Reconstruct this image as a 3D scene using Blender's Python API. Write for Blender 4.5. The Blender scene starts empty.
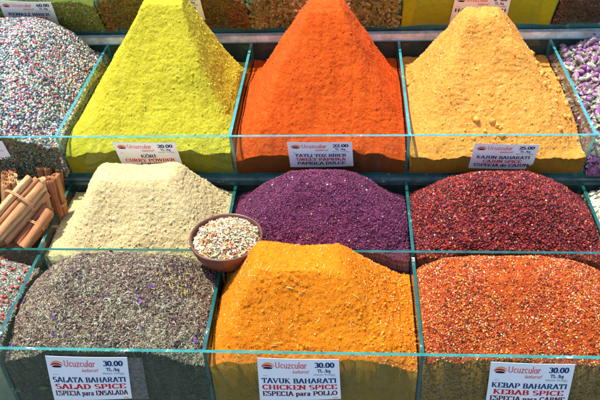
import bpy, math, random
import numpy as np
from mathutils import Matrix, Vector
rng = np.random.default_rng(7)
random.seed(7)
SC = bpy.context.scene
COL = SC.collection

# ------------------------------------------------------------------ camera
F_PX = 730.0
def nrm(v):
    v = np.asarray(v, float); return v / np.linalg.norm(v)
def vp(px, py): return nrm([px - 300, -(py - 200), -F_PX])
AY = vp(350, -378)
AX = -vp(-10000, 150); AX = nrm(AX - AY * AX.dot(AY))
AZ = np.cross(AX, AY)
RM = np.array([AX, AY, AZ])
def ray(px, py): return RM @ np.array([(px - 300) / F_PX, -(py - 200) / F_PX, -1.0])
def aty(px, py, y):
    r = ray(px, py); return r * y / r[1]
def atz(px, py, z):
    r = ray(px, py); return r * z / r[2]
def onplane(px, py, p0, n):
    r = ray(px, py); return r * (np.dot(p0, n) / np.dot(r, n))
cd = bpy.data.cameras.new('camera'); cam = bpy.data.objects.new('camera', cd); COL.objects.link(cam)
m4 = np.eye(4); m4[:3, :3] = RM
cam.matrix_world = Matrix(m4.tolist())
cd.sensor_width = 36; cd.lens = 36 * F_PX / 600; cd.clip_start = .01; cd.clip_end = 500
SC.camera = cam

# ------------------------------------------------------------------ materials
def mat(name):
    m = bpy.data.materials.new(name); m.use_nodes = True
    nt = m.node_tree; nt.nodes.clear()
    out = nt.nodes.new('ShaderNodeOutputMaterial')
    return m, nt, out
def N(nt, t, **kw):
    n = nt.nodes.new(t)
    for k, v in kw.items():
        if k.startswith('i_'):
            n.inputs[k[2:].replace('_', ' ')].default_value = v
        else: setattr(n, k, v)
    return n
def ramp(nt, fac, stops):
    r = nt.nodes.new('ShaderNodeValToRGB'); e = r.color_ramp.elements
    while len(e) > 1: e.remove(e[-1])
    e[0].position = stops[0][0]; e[0].color = (*stops[0][1], 1)
    for p, c in stops[1:]:
        k = e.new(p); k.color = (*c, 1)
    nt.links.new(fac, r.inputs[0]); return r.outputs[0]
def powder(name, c, dark=.72, light=1.12, rough=.95, grain=1.0, speck=None, tint=None):
    """dry powder: mottled colour, fine grain bump, optional specks of another colour"""
    m, nt, out = mat(name); L = nt.links.new
    tc = N(nt, 'ShaderNodeTexCoord')
    n1 = N(nt, 'ShaderNodeTexNoise'); n1.inputs['Scale'].default_value = 90; n1.inputs['Detail'].default_value = 9; n1.inputs['Roughness'].default_value = .72
    L(tc.outputs['Object'], n1.inputs['Vector'])
    c = np.array(c)
    t2 = np.array(tint) if tint is not None else c * light
    col = ramp(nt, n1.outputs['Fac'], [(.28, tuple(c * dark)), (.5, tuple(c)), (.75, tuple(np.minimum(t2, .9)))])
    if speck:
        for (sc_, thr, sc_col) in speck:
            v = N(nt, 'ShaderNodeTexVoronoi'); v.inputs['Scale'].default_value = sc_
            L(tc.outputs['Object'], v.inputs['Vector'])
            sep = N(nt, 'ShaderNodeSeparateColor'); L(v.outputs['Color'], sep.inputs[0])
            a = N(nt, 'ShaderNodeMath', operation='LESS_THAN'); L(v.outputs['Distance'], a.inputs[0]); a.inputs[1].default_value = .38
            b = N(nt, 'ShaderNodeMath', operation='LESS_THAN'); L(sep.outputs[0], b.inputs[0]); b.inputs[1].default_value = thr
            f = N(nt, 'ShaderNodeMath', operation='MULTIPLY'); L(a.outputs[0], f.inputs[0]); L(b.outputs[0], f.inputs[1])
            mx = N(nt, 'ShaderNodeMix', data_type='RGBA'); L(f.outputs[0], mx.inputs[0]); L(col, mx.inputs[6]); mx.inputs[7].default_value = (*sc_col, 1)
            col = mx.outputs[2]
    p = N(nt, 'ShaderNodeBsdfPrincipled'); p.inputs['Roughness'].default_value = rough
    p.inputs['Specular IOR Level'].default_value = .15
    L(col, p.inputs['Base Color'])
    n2 = N(nt, 'ShaderNodeTexNoise'); n2.inputs['Scale'].default_value = 330; n2.inputs['Detail'].default_value = 6; n2.inputs['Roughness'].default_value = .8
    L(tc.outputs['Object'], n2.inputs['Vector'])
    b = N(nt, 'ShaderNodeBump'); b.inputs['Strength'].default_value = 1.0 * grain; b.inputs['Distance'].default_value = .0022
    L(n2.outputs['Fac'], b.inputs['Height']); L(b.outputs[0], p.inputs['Normal'])
    L(p.outputs[0], out.inputs[0]); return m
def attr_mat(name, rough=.7, spec=.3, noise=.25, scale=400, transl=0, coat=0):
    """colour comes from each grain's own pigment"""
    m, nt, out = mat(name); L = nt.links.new
    a = N(nt, 'ShaderNodeAttribute', attribute_name='pigment')
    tc = N(nt, 'ShaderNodeTexCoord')
    n = N(nt, 'ShaderNodeTexNoise'); n.inputs['Scale'].default_value = scale; n.inputs['Detail'].default_value = 3
    L(tc.outputs['Object'], n.inputs['Vector'])
    mr = N(nt, 'ShaderNodeMapRange'); L(n.outputs['Fac'], mr.inputs[0]); mr.inputs[1].default_value = .3; mr.inputs[2].default_value = .7
    mr.inputs[3].default_value = 1 - noise; mr.inputs[4].default_value = 1 + noise
    mul = N(nt, 'ShaderNodeVectorMath', operation='SCALE'); L(a.outputs['Color'], mul.inputs[0]); L(mr.outputs[0], mul.inputs['Scale'])
    p = N(nt, 'ShaderNodeBsdfPrincipled'); p.inputs['Roughness'].default_value = rough; p.inputs['Specular IOR Level'].default_value = spec
    p.inputs['Coat Weight'].default_value = coat
    L(mul.outputs[0], p.inputs['Base Color'])
    b = N(nt, 'ShaderNodeBump'); b.inputs['Strength'].default_value = .4; b.inputs['Distance'].default_value = .0006
    L(n.outputs['Fac'], b.inputs['Height']); L(b.outputs[0], p.inputs['Normal'])
    if transl:
        t = N(nt, 'ShaderNodeBsdfTranslucent'); L(mul.outputs[0], t.inputs[0])
        mx = N(nt, 'ShaderNodeMixShader'); mx.inputs[0].default_value = transl
        L(p.outputs[0], mx.inputs[1]); L(t.outputs[0], mx.inputs[2]); L(mx.outputs[0], out.inputs[0])
    else: L(p.outputs[0], out.inputs[0])
    return m
def plain(name, c, rough=.6, spec=.4, metal=0, var=.2, scale=60, bump=.15):
    m, nt, out = mat(name); L = nt.links.new
    tc = N(nt, 'ShaderNodeTexCoord'); n = N(nt, 'ShaderNodeTexNoise'); n.inputs['Scale'].default_value = scale; n.inputs['Detail'].default_value = 6
    L(tc.outputs['Object'], n.inputs['Vector'])
    c = np.array(c)
    col = ramp(nt, n.outputs['Fac'], [(.3, tuple(c * (1 - var))), (.7, tuple(np.minimum(c * (1 + var), .95)))])
    p = N(nt, 'ShaderNodeBsdfPrincipled'); p.inputs['Roughness'].default_value = rough; p.inputs['Specular IOR Level'].default_value = spec; p.inputs['Metallic'].default_value = metal
    L(col, p.inputs['Base Color'])
    if bump:
        b = N(nt, 'ShaderNodeBump'); b.inputs['Strength'].default_value = bump; b.inputs['Distance'].default_value = .002
        L(n.outputs['Fac'], b.inputs['Height']); L(b.outputs[0], p.inputs['Normal'])
    L(p.outputs[0], out.inputs[0]); return m
def glass_mat(name, tint, dustc=(.7, .66, .5), dust=.035):
    m, nt, out = mat(name); L = nt.links.new
    t = N(nt, 'ShaderNodeBsdfTransparent'); t.inputs[0].default_value = (*tint, 1)
    g = N(nt, 'ShaderNodeBsdfGlossy'); g.inputs['Roughness'].default_value = .02
    fr = N(nt, 'ShaderNodeFresnel'); ge = N(nt, 'ShaderNodeNewGeometry')
    io = N(nt, 'ShaderNodeMapRange'); L(ge.outputs['Backfacing'], io.inputs[0]); io.inputs[3].default_value = 1.42; io.inputs[4].default_value = 1 / 1.42; L(io.outputs[0], fr.inputs[0])
    mx = N(nt, 'ShaderNodeMixShader'); L(fr.outputs[0], mx.inputs[0]); L(t.outputs[0], mx.inputs[1]); L(g.outputs[0], mx.inputs[2])
    # dust film and wipe streaks
    tc = N(nt, 'ShaderNodeTexCoord'); mp = N(nt, 'ShaderNodeMapping'); mp.inputs['Scale'].default_value = (1, 1, .25)
    mp.inputs['Rotation'].default_value = (.3, .5, 0)
    L(tc.outputs['Object'], mp.inputs[0])
    n = N(nt, 'ShaderNodeTexNoise'); n.inputs['Scale'].default_value = 55; n.inputs['Detail'].default_value = 8; n.inputs['Roughness'].default_value = .7
    L(mp.outputs[0], n.inputs['Vector'])
    n2 = N(nt, 'ShaderNodeTexNoise'); n2.inputs['Scale'].default_value = 420; n2.inputs['Detail'].default_value = 2
    L(tc.outputs['Object'], n2.inputs['Vector'])
    r1 = N(nt, 'ShaderNodeMapRange'); L(n.outputs['Fac'], r1.inputs[0]); r1.inputs[1].default_value = .47; r1.inputs[2].default_value = .72; r1.inputs[3].default_value = .004; r1.inputs[4].default_value = dust
    r2 = N(nt, 'ShaderNodeMapRange'); L(n2.outputs['Fac'], r2.inputs[0]); r2.inputs[1].default_value = .66; r2.inputs[2].default_value = .72; r2.inputs[3].default_value = 0; r2.inputs[4].default_value = .16
    ad = N(nt, 'ShaderNodeMath', operation='ADD'); L(r1.outputs[0], ad.inputs[0]); L(r2.outputs[0], ad.inputs[1])
    d = N(nt, 'ShaderNodeBsdfDiffuse'); d.inputs[0].default_value = (*dustc, 1)
    m2 = N(nt, 'ShaderNodeMixShader'); L(ad.outputs[0], m2.inputs[0]); L(mx.outputs[0], m2.inputs[1]); L(d.outputs[0], m2.inputs[2])
    L(m2.outputs[0], out.inputs[0]); return m
def edge_mat(name, c, c2):
    m, nt, out = mat(name); L = nt.links.new
    tc = N(nt, 'ShaderNodeTexCoord'); n = N(nt, 'ShaderNodeTexNoise'); n.inputs['Scale'].default_value = 45; n.inputs['Detail'].default_value = 7; n.inputs['Roughness'].default_value = .7
    L(tc.outputs['Object'], n.inputs['Vector'])
    col = ramp(nt, n.outputs['Fac'], [(.3, c), (.52, c2), (.60, c2), (.66, (.66, .64, .50))])
    p = N(nt, 'ShaderNodeBsdfPrincipled'); p.inputs['Roughness'].default_value = .12; p.inputs['Specular IOR Level'].default_value = .8; p.inputs['Coat Weight'].default_value = .4
    L(col, p.inputs['Base Color'])
    t = N(nt, 'ShaderNodeBsdfTranslucent'); t.inputs[0].default_value = (*c2, 1)
    mx = N(nt, 'ShaderNodeMixShader'); mx.inputs[0].default_value = .3
    L(p.outputs[0], mx.inputs[1]); L(t.outputs[0], mx.inputs[2]); L(mx.outputs[0], out.inputs[0]); return m

M = {}
M['glass'] = glass_mat('pale green glass', (.91, .975, .945))
M['edge'] = edge_mat('teal glass edge', (.020, .24, .25), (.07, .40, .43))
M['edge_dark'] = edge_mat('dark teal glass edge', (.005, .07, .065), (.014, .14, .125))
M['edge_front'] = edge_mat('green teal glass edge', (.010, .15, .13), (.035, .29, .25))
M['rail'] = plain('dusty cream rail', (.86, .80, .64), .5, .5, .2, .35, 70)
M['rail2'] = plain('grey green aluminium rail', (.22, .27, .24), .45, .5, .3, .4, 40)
M['stand'] = plain('dark green painted board', (.025, .05, .04), .6, .3, 0, .3)
M['paper'] = plain('white card', (.80, .80, .79), .55, .3, 0, .03, 30, .05)
M['ink_blue'] = plain('dark blue ink', (.006, .035, .12), .6, .2, 0, .1)
M['ink_red'] = plain('red ink', (.62, .012, .015), .6, .2, 0, .1)
M['ink_brown'] = plain('dark maroon ink', (.09, .008, .02), .6, .2, 0, .1)
M['ink_pink'] = plain('coral ink', (.72, .10, .09), .6, .2, 0, .1)
M['ink_orange'] = plain('orange ink', (.85, .30, .02), .6, .2, 0, .1)
M['ink_black'] = plain('black ink', (.03, .008, .01), .6, .2, 0, .1)
M['ink_grey'] = plain('grey ink', (.35, .40, .46), .6, .2, 0, .1)
M['clay'] = plain('glazed brown clay', (.12, .045, .026), .38, .5, 0, .25, 45, .12)
M['twine'] = plain('jute twine', (.50, .27, .12), .9, .1, 0, .3, 500, .3)

# ------------------------------------------------------------------ object helpers
def mesh_obj(name, V, Fs, mats, parent=None, origin=None, mi=None, smooth=False, col=None):
    """V (n,3) in scene coordinates, Fs (m,k) array or list of faces"""
    V = np.asarray(V, float)
    po = np.array(parent.matrix_world.translation) if parent is not None else np.zeros(3)
    if origin is None: origin = po if parent is not None else np.array([V[:, 0].mean(), V[:, 1].mean(), V[:, 2].min()])
    origin = np.asarray(origin, float)
    me = bpy.data.meshes.new(name)
    if isinstance(Fs, np.ndarray):
        k = Fs.shape[1]; nf = len(Fs)
        me.vertices.add(len(V)); me.vertices.foreach_set('co', (V - origin).astype(np.float32).ravel())
        me.loops.add(nf * k); me.loops.foreach_set('vertex_index', Fs.astype(np.int32).ravel())
        me.polygons.add(nf); me.polygons.foreach_set('loop_start', np.arange(0, nf * k, k, dtype=np.int32))
        me.update(calc_edges=True)
    else:
        me.from_pydata([tuple(v) for v in (V - origin)], [], [tuple(f) for f in Fs]); me.update()
    if not isinstance(mats, (list, tuple)): mats = [mats]
    for m_ in mats: me.materials.append(m_)
    if mi is not None: me.polygons.foreach_set('material_index', np.asarray(mi, dtype=np.int32))
    if smooth: me.polygons.foreach_set('use_smooth', np.ones(len(me.polygons), dtype=bool))
    if col is not None:
        a = me.color_attributes.new('pigment', 'FLOAT_COLOR', 'POINT')
        c4 = np.ones((len(V), 4), np.float32); c4[:, :3] = col
        a.data.foreach_set('color', c4.ravel())
    me.validate(); me.update()
    o = bpy.data.objects.new(name, me); COL.objects.link(o)
    if parent is not None:
        o.parent = parent; o.location = Vector(origin - po)
    else: o.location = Vector(origin)
    o.matrix_basis = Matrix.Translation(o.location)
    bpy.context.view_layer.update() if parent is None else None
    return o
def tag(o, label=None, cat=None, group=None, kind=None):
    if label: o['label'] = label
    if cat: o['category'] = cat
    if group: o['group'] = group
    if kind: o['kind'] = kind
    return o
def empty(name, loc):
    o = bpy.data.objects.new(name, None); COL.objects.link(o); o.location = Vector(loc); o.empty_display_size = .02
    bpy.context.view_layer.update(); return o
def box(x0, x1, y0, y1, z0, z1):
    V = [(x, y, z) for z in (z0, z1) for y in (y0, y1) for x in (x0, x1)]
    return V, [(0, 2, 3, 1), (4, 5, 7, 6), (0, 1, 5, 4), (2, 6, 7, 3), (0, 4, 6, 2), (1, 3, 7, 5)]
def prism_x(prof, x0, x1):
    """profile of (y,z), extruded along x"""
    n = len(prof)
    V = [(x0, y, z) for y, z in prof] + [(x1, y, z) for y, z in prof]
    F = [tuple(range(n)), tuple(range(2 * n - 1, n - 1, -1))] + [(i, i + n, (i + 1) % n + n, (i + 1) % n) for i in range(n)]
    return V, F
# ------------------------------------------------------------------ noise
def hash3(i, j, k, s):
    n = (i * 374761393 + j * 668265263 + k * 2147483647 + s * 1274126177) & 0xffffffff
    n = ((n ^ (n >> 13)) * 1274126177) & 0xffffffff
    n = ((n ^ (n >> 15)) * 2246822519) & 0xffffffff
    return ((n ^ (n >> 16)) & 0xffffff) / float(0xffffff)
def vnoise(P, s=0):
    I = np.floor(P).astype(np.int64); f = P - I; f = f * f * (3 - 2 * f)
    r = 0
    for a in (0, 1):
        for b in (0, 1):
            for c in (0, 1):
                w = (f[:, 0] if a else 1 - f[:, 0]) * (f[:, 1] if b else 1 - f[:, 1]) * (f[:, 2] if c else 1 - f[:, 2])
                r = r + w * hash3(I[:, 0] + a, I[:, 1] + b, I[:, 2] + c, s)
    return r - .5
def worley(P, s=0):
    I = np.floor(P).astype(np.int64); best = np.full(len(P), 9.)
    for a in (-1, 0, 1):
        for b in (-1, 0, 1):
            for c in (-1, 0, 1):
                J = I + np.array([a, b, c])
                q = np.stack([J[:, t] + hash3(J[:, 0], J[:, 1], J[:, 2], s + 11 * t + 1) for t in range(3)], 1)
                best = np.minimum(best, np.linalg.norm(P - q, axis=1))
    return best

# ------------------------------------------------------------------ heaps
class Heap: pass
SEED = [0]
def heap(name, x0, x1, y0, y1, zfl, top, D, runs, pn=5.0, prof=1.25, convex=0., res=.00095, amps=((.06, .004), (.018, .0010), (.007, .0007), (.0034, .0006), (.0019, .0006)),
         clump=(.012, .0), mats=None, slant=0.0, label=None, cat=None, tail=.012, origin=None, kind=None, part_of=None, lump=None, pit=.0011, ragged=.009, pback=2.2, base=None, soft=.05, gully=0.):
    """heap filling a glass compartment; top=(tx0,tx1,ty0,ty1,tz); runs=(left,right,front,back)"""
    SEED[0] += 17; s = SEED[0]
    nx = int((x1 - x0) / res) + 1; ny = int((y1 - y0) / res) + 1
    xs = np.linspace(x0, x1, nx); ys = np.linspace(y0, y1, ny)
    X, Y = np.meshgrid(xs, ys); x = X.ravel(); y = Y.ravel()
    P0 = np.stack([x, y, np.zeros_like(x)], 1)
    wob = vnoise(P0 / .07, s) * .011 + vnoise(P0 / .03, s + 1) * .005
    wob2 = vnoise(P0 / .07, s + 2) * .011 + vnoise(P0 / .03, s + 3) * .005
    xw = x + wob; yw = y + wob2
    tx0, tx1, ty0, ty1, tz = top; rl, rr, rf, rb = runs
    dx = np.maximum((tx0 - xw) / rl, 0) + np.maximum((xw - tx1) / rr, 0)
    dy = np.maximum((ty0 - yw) / rf, 0) + np.maximum((yw - ty1) / rb, 0)
    pw = np.where(yw > ty1, pback, np.where(yw < ty0, pn, pback + (pn - pback) * (ty1 - yw) / max(ty1 - ty0, 1e-4)))
    t = (dx ** pw + dy ** pw + 1e-9) ** (1 / pw)
    t = (np.sqrt(t * t + soft * soft) - soft) / (math.sqrt(1 + soft * soft) - soft)
    if convex: # rounded dome blended with the cone
        drop = D * ((1 - convex) * t + convex * t * t) 
    else:
        tt = np.minimum(t, 1.0); drop = D * (1 - (1 - tt) ** prof) + tail * np.maximum(t - 1, 0)
    drop = np.where(t > 1, D + tail * (t - 1) * 4, drop) if convex else drop
    z = tz - drop
    if base is not None:   # loose powder slumped into the back corners
        bl = base - .10 * np.clip((ty0 - y) / (ty0 - y0), 0, 1) ** 1.5 + vnoise(P0 / .02, s + 80) * .006 + vnoise(P0 / .008, s + 81) * .003
        kk = .007; z = np.maximum(z, bl) + kk * np.exp(-np.abs(z - bl) / kk) * .7
    z = np.maximum(z, zfl + .02)
    Z = z.reshape(ny, nx)
    gy, gx = np.gradient(Z, ys, xs)
    Nn = np.stack([-gx.ravel(), -gy.ravel(), np.ones(nx * ny)], 1); Nn /= np.linalg.norm(Nn, axis=1)[:, None]
    P = np.stack([x, y, z], 1)
    d = np.zeros(nx * ny)
    for i, (L_, A) in enumerate(amps):
        Q = P / np.array([L_ * 1.15, L_, L_ * .8])
        nz = vnoise(Q, s + 20 + i)
        if i in (1, 2): nz = .5 * nz + .5 * (.5 - 2 * np.abs(vnoise(Q * 1.3, s + 30 + i)))
        d += A * nz * 1.6
    if gully: d += gully * (np.abs(vnoise(P / np.array([.017, .11, .13]), s + 90)) * 2 - .5 + .6 * vnoise(P / np.array([.009, .05, .06]), s + 91))
    g2 = vnoise(P / np.array([.006, .0045, .0035]), s + 60) + .6 * vnoise(P / .0022, s + 61)
    d += pit * .45 * (vnoise(P / np.array([.0045, .05, .06]), s + 63) + vnoise(P / np.array([.05, .0045, .06]), s + 64))
    d -= pit * np.clip(g2 - .12, 0, .4) / .3 * np.clip(vnoise(P / .03, s + 62) * 3 + .7, .15, 1)
    if clump[1]:
        w = worley(P / clump[0], s + 50); g = np.clip(vnoise(P / .05, s + 51) * 3 + .35, 0, 1)
        d += clump[1] * np.clip(.55 - w, 0, 1) * 2 * g
    fr_ = np.clip(1 - (y - y0) / .03, 0, 1); P[:, 2] += fr_ * ragged * (vnoise(P0 / .025, s + 70) + .5 * vnoise(P0 / .008, s + 71))
    edge = np.minimum(np.minimum(x - x0, x1 - x), np.minimum(y - y0, y1 - y))
    k = np.clip(edge / .006, 0, 1)[:, None]
    P = P + Nn * d[:, None] * np.concatenate([k, k, np.ones_like(k)], 1)
    P[:, 0] = np.clip(P[:, 0], x0, x1); P[:, 1] = np.maximum(P[:, 1], y0)
    idx = np.arange(nx * ny).reshape(ny, nx)
    Fq = np.stack([idx[:-1, :-1].ravel(), idx[:-1, 1:].ravel(), idx[1:, 1:].ravel(), idx[1:, :-1].ravel()], 1)
    ring = np.concatenate([idx[0, :], idx[1:, -1], idx[-1, -2::-1], idx[-2:0:-1, 0]])
    RB = P[ring].copy()
    # packed sides follow the slant of the pane
    RB[:, 1] += slant * (P[ring, 2] - zfl) * np.clip(1 - (P[ring, 1] - y0) / (y1 - y0), 0, 1); RB[:, 2] = zfl
    n0 = len(P); m_ = len(ring); a = np.arange(m_); b = (a + 1) % m_
    Fs = np.stack([ring[a], n0 + a, n0 + b, ring[b]], 1)
    V = np.concatenate([P, RB]); Fa = np.concatenate([Fq, Fs])
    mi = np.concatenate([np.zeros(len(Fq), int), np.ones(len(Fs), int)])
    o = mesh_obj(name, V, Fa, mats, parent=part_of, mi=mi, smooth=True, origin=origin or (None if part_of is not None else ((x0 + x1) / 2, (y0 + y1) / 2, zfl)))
    if label: tag(o, label, cat, kind=kind)
    h = Heap(); h.o = o; h.P = P; h.N = Nn; h.nx, h.ny = nx, ny
    h.area = 1 / Nn[:, 2]; h.b = (x0, x1, y0, y1, zfl); h.slant = slant; h.s = s; h.res = res
    h.front = P[idx[0, :]]; h.left = P[idx[:, 0]]; h.right = P[idx[:, -1]]
    return h
def surf_points(h, n, pred=None, power=1.0):
    w = h.area.copy()
    if pred is not None: w = w * pred(h.P)
    w /= w.sum()
    i = rng.choice(len(h.P), n, p=w)
    q = rng.uniform(-.6, .6, (n, 3)) * h.res; q[:, 2] = -(h.N[i][:, 0] * q[:, 0] + h.N[i][:, 1] * q[:, 1]) / h.N[i][:, 2]
    q = h.P[i] + q; x0_, x1_, y0_, y1_, _ = h.b; q[:, 0] = np.clip(q[:, 0], x0_, x1_); q[:, 1] = np.clip(q[:, 1], y0_, y1_)
    return q, h.N[i]
def wall_points(h, side, n, zlo=None):
    e = getattr(h, side); i = rng.integers(0, len(e), n); p = e[i].copy(); u = rng.uniform(0, 1, n)
    zf = h.b[4] if zlo is None else zlo
    ztop = p[:, 2].copy(); p[:, 2] = zf + (ztop - zf) * u
    if side == 'front':
        p[:, 1] += h.slant * (ztop - p[:, 2]); nn = np.tile([0, -1., 0], (n, 1)); p[:, 0] += rng.uniform(-.6, .6, n) * h.res
    else:
        nn = np.tile([-1. if side == 'left' else 1., 0, 0], (n, 1)); p[:, 1] += rng.uniform(-.6, .6, n) * h.res
    return p, nn
def rand_rot(n):
    q = rng.normal(size=(n, 4)); q /= np.linalg.norm(q, axis=1)[:, None]
    w, x, y, z = q.T
    return np.stack([np.stack([1 - 2 * (y * y + z * z), 2 * (x * y - z * w), 2 * (x * z + y * w)], 1),
                     np.stack([2 * (x * y + z * w), 1 - 2 * (x * x + z * z), 2 * (y * z - x * w)], 1),
                     np.stack([2 * (x * z - y * w), 2 * (y * z + x * w), 1 - 2 * (x * x + y * y)], 1)], 1)
def align_rot(Nn, tilt=.5):
    """x axis lies along the surface, z along the normal, both jittered"""
    n = len(Nn); z = Nn + rng.normal(size=(n, 3)) * tilt * .5; z /= np.linalg.norm(z, axis=1)[:, None]
    a = rng.normal(size=(n, 3)); x = a - z * (a * z).sum(1)[:, None]; x /= np.linalg.norm(x, axis=1)[:, None]
    y = np.cross(z, x)
    return np.stack([x, y, z], 2)
def grains(name, pts, nrms, templates, sizes, colors, weights, m, parent, lift=.3, align=None, jitter=.12, label=None, aniso=None, kind='stuff'):
    """many small pieces in one mesh: templates list of (V,F) all with the same face size"""
    n = len(pts); which = rng.integers(0, len(templates), n)
    R = rand_rot(n) if align is None else align_rot(nrms, align)
    S = rng.uniform(sizes[0], sizes[1], n)[:, None] * (np.ones((n, 3)) if aniso is None else rng.uniform(aniso[0], aniso[1], (n, 3)))
    c = np.array(colors, float); w = np.array(weights, float); w /= w.sum()
    C = c[rng.choice(len(c), n, p=w)] * (1 + rng.normal(size=(n, 1)) * jitter) * (1 + rng.normal(size=(n, 3)) * jitter * .35)
    C = np.clip(C, .003, .92)
    base = pts + nrms * (S.mean(1) * lift)[:, None]
    Vs, Fs, Cs = [], [], []; off = 0
    for t, (tv, tf) in enumerate(templates):
        k = np.where(which == t)[0]
        if not len(k): continue
        v = np.einsum('nij,nvj->nvi', R[k], tv[None] * S[k][:, None, :]) + base[k][:, None, :]
        nv = len(tv)
        Vs.append(v.reshape(-1, 3)); Fs.append((tf[None] + (np.arange(len(k)) * nv)[:, None, None] + off).reshape(-1, tf.shape[1]))
        Cs.append(np.repeat(C[k], nv, axis=0)); off += nv * len(k)
    o = mesh_obj(name, np.concatenate(Vs), np.concatenate(Fs), m, parent=parent, col=np.concatenate(Cs), smooth=False)
    if kind: o['kind'] = kind
    if label: o['label'] = label
    return o
def uvball(nu=8, nv=5, dent=.06):
    V = [(0, 0, 1)]
    for j in range(1, nv):
        a = math.pi * j / nv
        for i in range(nu): V.append((math.sin(a) * math.cos(2 * math.pi * i / nu), math.sin(a) * math.sin(2 * math.pi * i / nu), math.cos(a)))
    V.append((0, 0, -1)); V = np.array(V) * (1 + rng.uniform(-dent, dent, (len(V), 1)))
    F = []
    for i in range(nu): F.append((0, 1 + i, 1 + (i + 1) % nu))
    for j in range(nv - 2):
        for i in range(nu):
            a = 1 + j * nu + i; b = 1 + j * nu + (i + 1) % nu; c_ = a + nu; d = b + nu
            F += [(a, c_, d), (a, d, b)]
    e = len(V) - 1
    for i in range(nu): F.append((e, e - nu + (i + 1) % nu, e - nu + i))
    return V, np.array(F)
def chip(k=1):
    """angular flake: a distorted flattened box"""
    V = np.array([(x, y, z) for z in (-1, 1) for y in (-1, 1) for x in (-1, 1)], float) * np.array([1, .75, .32])
    V += rng.uniform(-.32, .32, V.shape) * np.array([1, 1, .5])
    F = []
    for q in [(0, 2, 3, 1), (4, 5, 7, 6), (0, 1, 5, 4), (2, 6, 7, 3), (0, 4, 6, 2), (1, 3, 7, 5)]: F += [(q[0], q[1], q[2]), (q[0], q[2], q[3])]
    return V, np.array(F)
def needle(bend=.3, w=.1, seg=3):
    """bent sliver of dried leaf or straw along x, length 2"""
    V = []; F = []
    b1 = rng.uniform(-bend, bend); b2 = rng.uniform(-bend, bend)
    for i in range(seg + 1):
        t = i / seg * 2 - 1; ww = w * (1 - .55 * abs(t) ** 2)
        cx, cy, cz = t, b1 * t * t, b2 * t * t
        V += [(cx, cy - ww, cz), (cx, cy, cz + ww * .7), (cx, cy + ww, cz), (cx, cy, cz - ww * .7)]
    for i in range(seg):
        for k in range(4):
            a = 4 * i + k; b = 4 * i + (k + 1) % 4
            F += [(a, b, b + 4), (a, b + 4, a + 4)]
    F += [(0, 2, 1), (0, 3, 2)]; e = 4 * seg; F += [(e, e + 1, e + 2), (e, e + 2, e + 3)]
    return np.array(V, float), np.array(F)
def leaf(curl=.35):
    """curled leaf scrap"""
    V = []; F = []; c1 = rng.uniform(-curl, curl); c2 = rng.uniform(.1, curl)
    for i in range(4):
        t = i / 3 * 2 - 1; w = .5 * (1.05 - t * t * .8) * rng.uniform(.7, 1.2)
        for s_ in (-1, 0, 1): V.append((t, s_ * w, c2 * s_ * s_ * .6 + c1 * t * t + rng.uniform(-.06, .06)))
    for i in range(3):
        for k in range(2):
            a = 3 * i + k; F += [(a, a + 1, a + 4), (a, a + 4, a + 3)]
    V = np.array(V); n = len(V); V2 = V - np.array([0, 0, .05]); F = np.array(F)
    return np.concatenate([V, V2]), np.concatenate([F, F[:, ::-1] + n])
CHIPS = [chip() for _ in range(7)]; BALLS = [uvball(8, 5, .11) for _ in range(7)]; LITTLE = [uvball(6, 4, .18) for _ in range(5)]
LUMPS = [uvball(7, 5, .30) for _ in range(8)]
NEEDLES = [needle(.35, .13) for _ in range(7)]; STRAWS = [needle(.2, .07) for _ in range(5)]; LEAVES = [leaf() for _ in range(7)]

M['grain'] = attr_mat('dry grains', .7, .3)
M['corn'] = attr_mat('peppercorn skin', .45, .45, .3, 700)
M['flake'] = attr_mat('dried flakes', .55, .4, .2, 500, .12)
M['petal'] = attr_mat('dried petals', .6, .3, .2, 300, .25)

XD = [-.80, -.50, -.20, .10, .40, .70]
T = .005          # glass thickness
g = .0035         # clearance beside a pane
def bx(i): return XD[i] + T / 2 + g * .4, XD[i + 1] - T / 2 - g * .4

# ------------------------------------------------------------------ glass cases
def glass_mi(V, F, axis):
    """material 0 on the two large faces (normal along axis), 1 on the edges"""
    V = np.array(V); mi = []
    for f in F:
        n = np.cross(V[f[1]] - V[f[0]], V[f[2]] - V[f[0]]); n = np.abs(n / (np.linalg.norm(n) + 1e-12))
        mi.append(0 if n[axis] > .8 else 1)
    return mi
def glass_case(label, yf_top, yf_bot, yb, zr, zf, xs, edge, dark, back=True, zback=None):
    root = empty('glass_spice_case', (0, (yf_top + yb) / 2, zf))
    tag(root, label, 'display case', 'stepped glass cases of the spice stall')
    V, F = prism_x([(yf_top, zr), (yf_top + T, zr), (yf_bot + T, zf), (yf_bot, zf)], xs[0] - T / 2, xs[-1] + T / 2)
    mesh_obj('front_pane', V, F, [M['glass'], M[edge]], root, mi=glass_mi(V, F, 1))
    for x in xs:
        V, F = prism_x([(yf_top + T + .0006, zr - .0005), (yb - .0006, zr - .0005), (yb - .0006, zf + .011), (yf_bot + T + .0004, zf + .011)], x - T / 2, x + T / 2)
        mesh_obj('divider', V, F, [M['glass'], M[dark]], root, mi=glass_mi(V, F, 0))
    if back:
        zb = zback or zr - .0015
        V, F = box(xs[0] - T / 2, xs[-1] + T / 2, yb, yb + T, zf, zb)
        mesh_obj('back_pane', V, F, [M['glass'], M[dark]], root, mi=glass_mi(V, F, 1))
    V, F = box(xs[0] - T / 2, xs[-1] + T / 2, yf_bot + T + .0006, yb - .0006, zf, zf + .0105)
    mesh_obj('floor_panel', V, F, M['edge_front'], root)
    return root
case1 = glass_case('backmost glass case holding seeds and herbs at the top edge of the photo', 1.330, 1.387, 1.66, -.538, -.655, XD, 'edge', 'edge')
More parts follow.
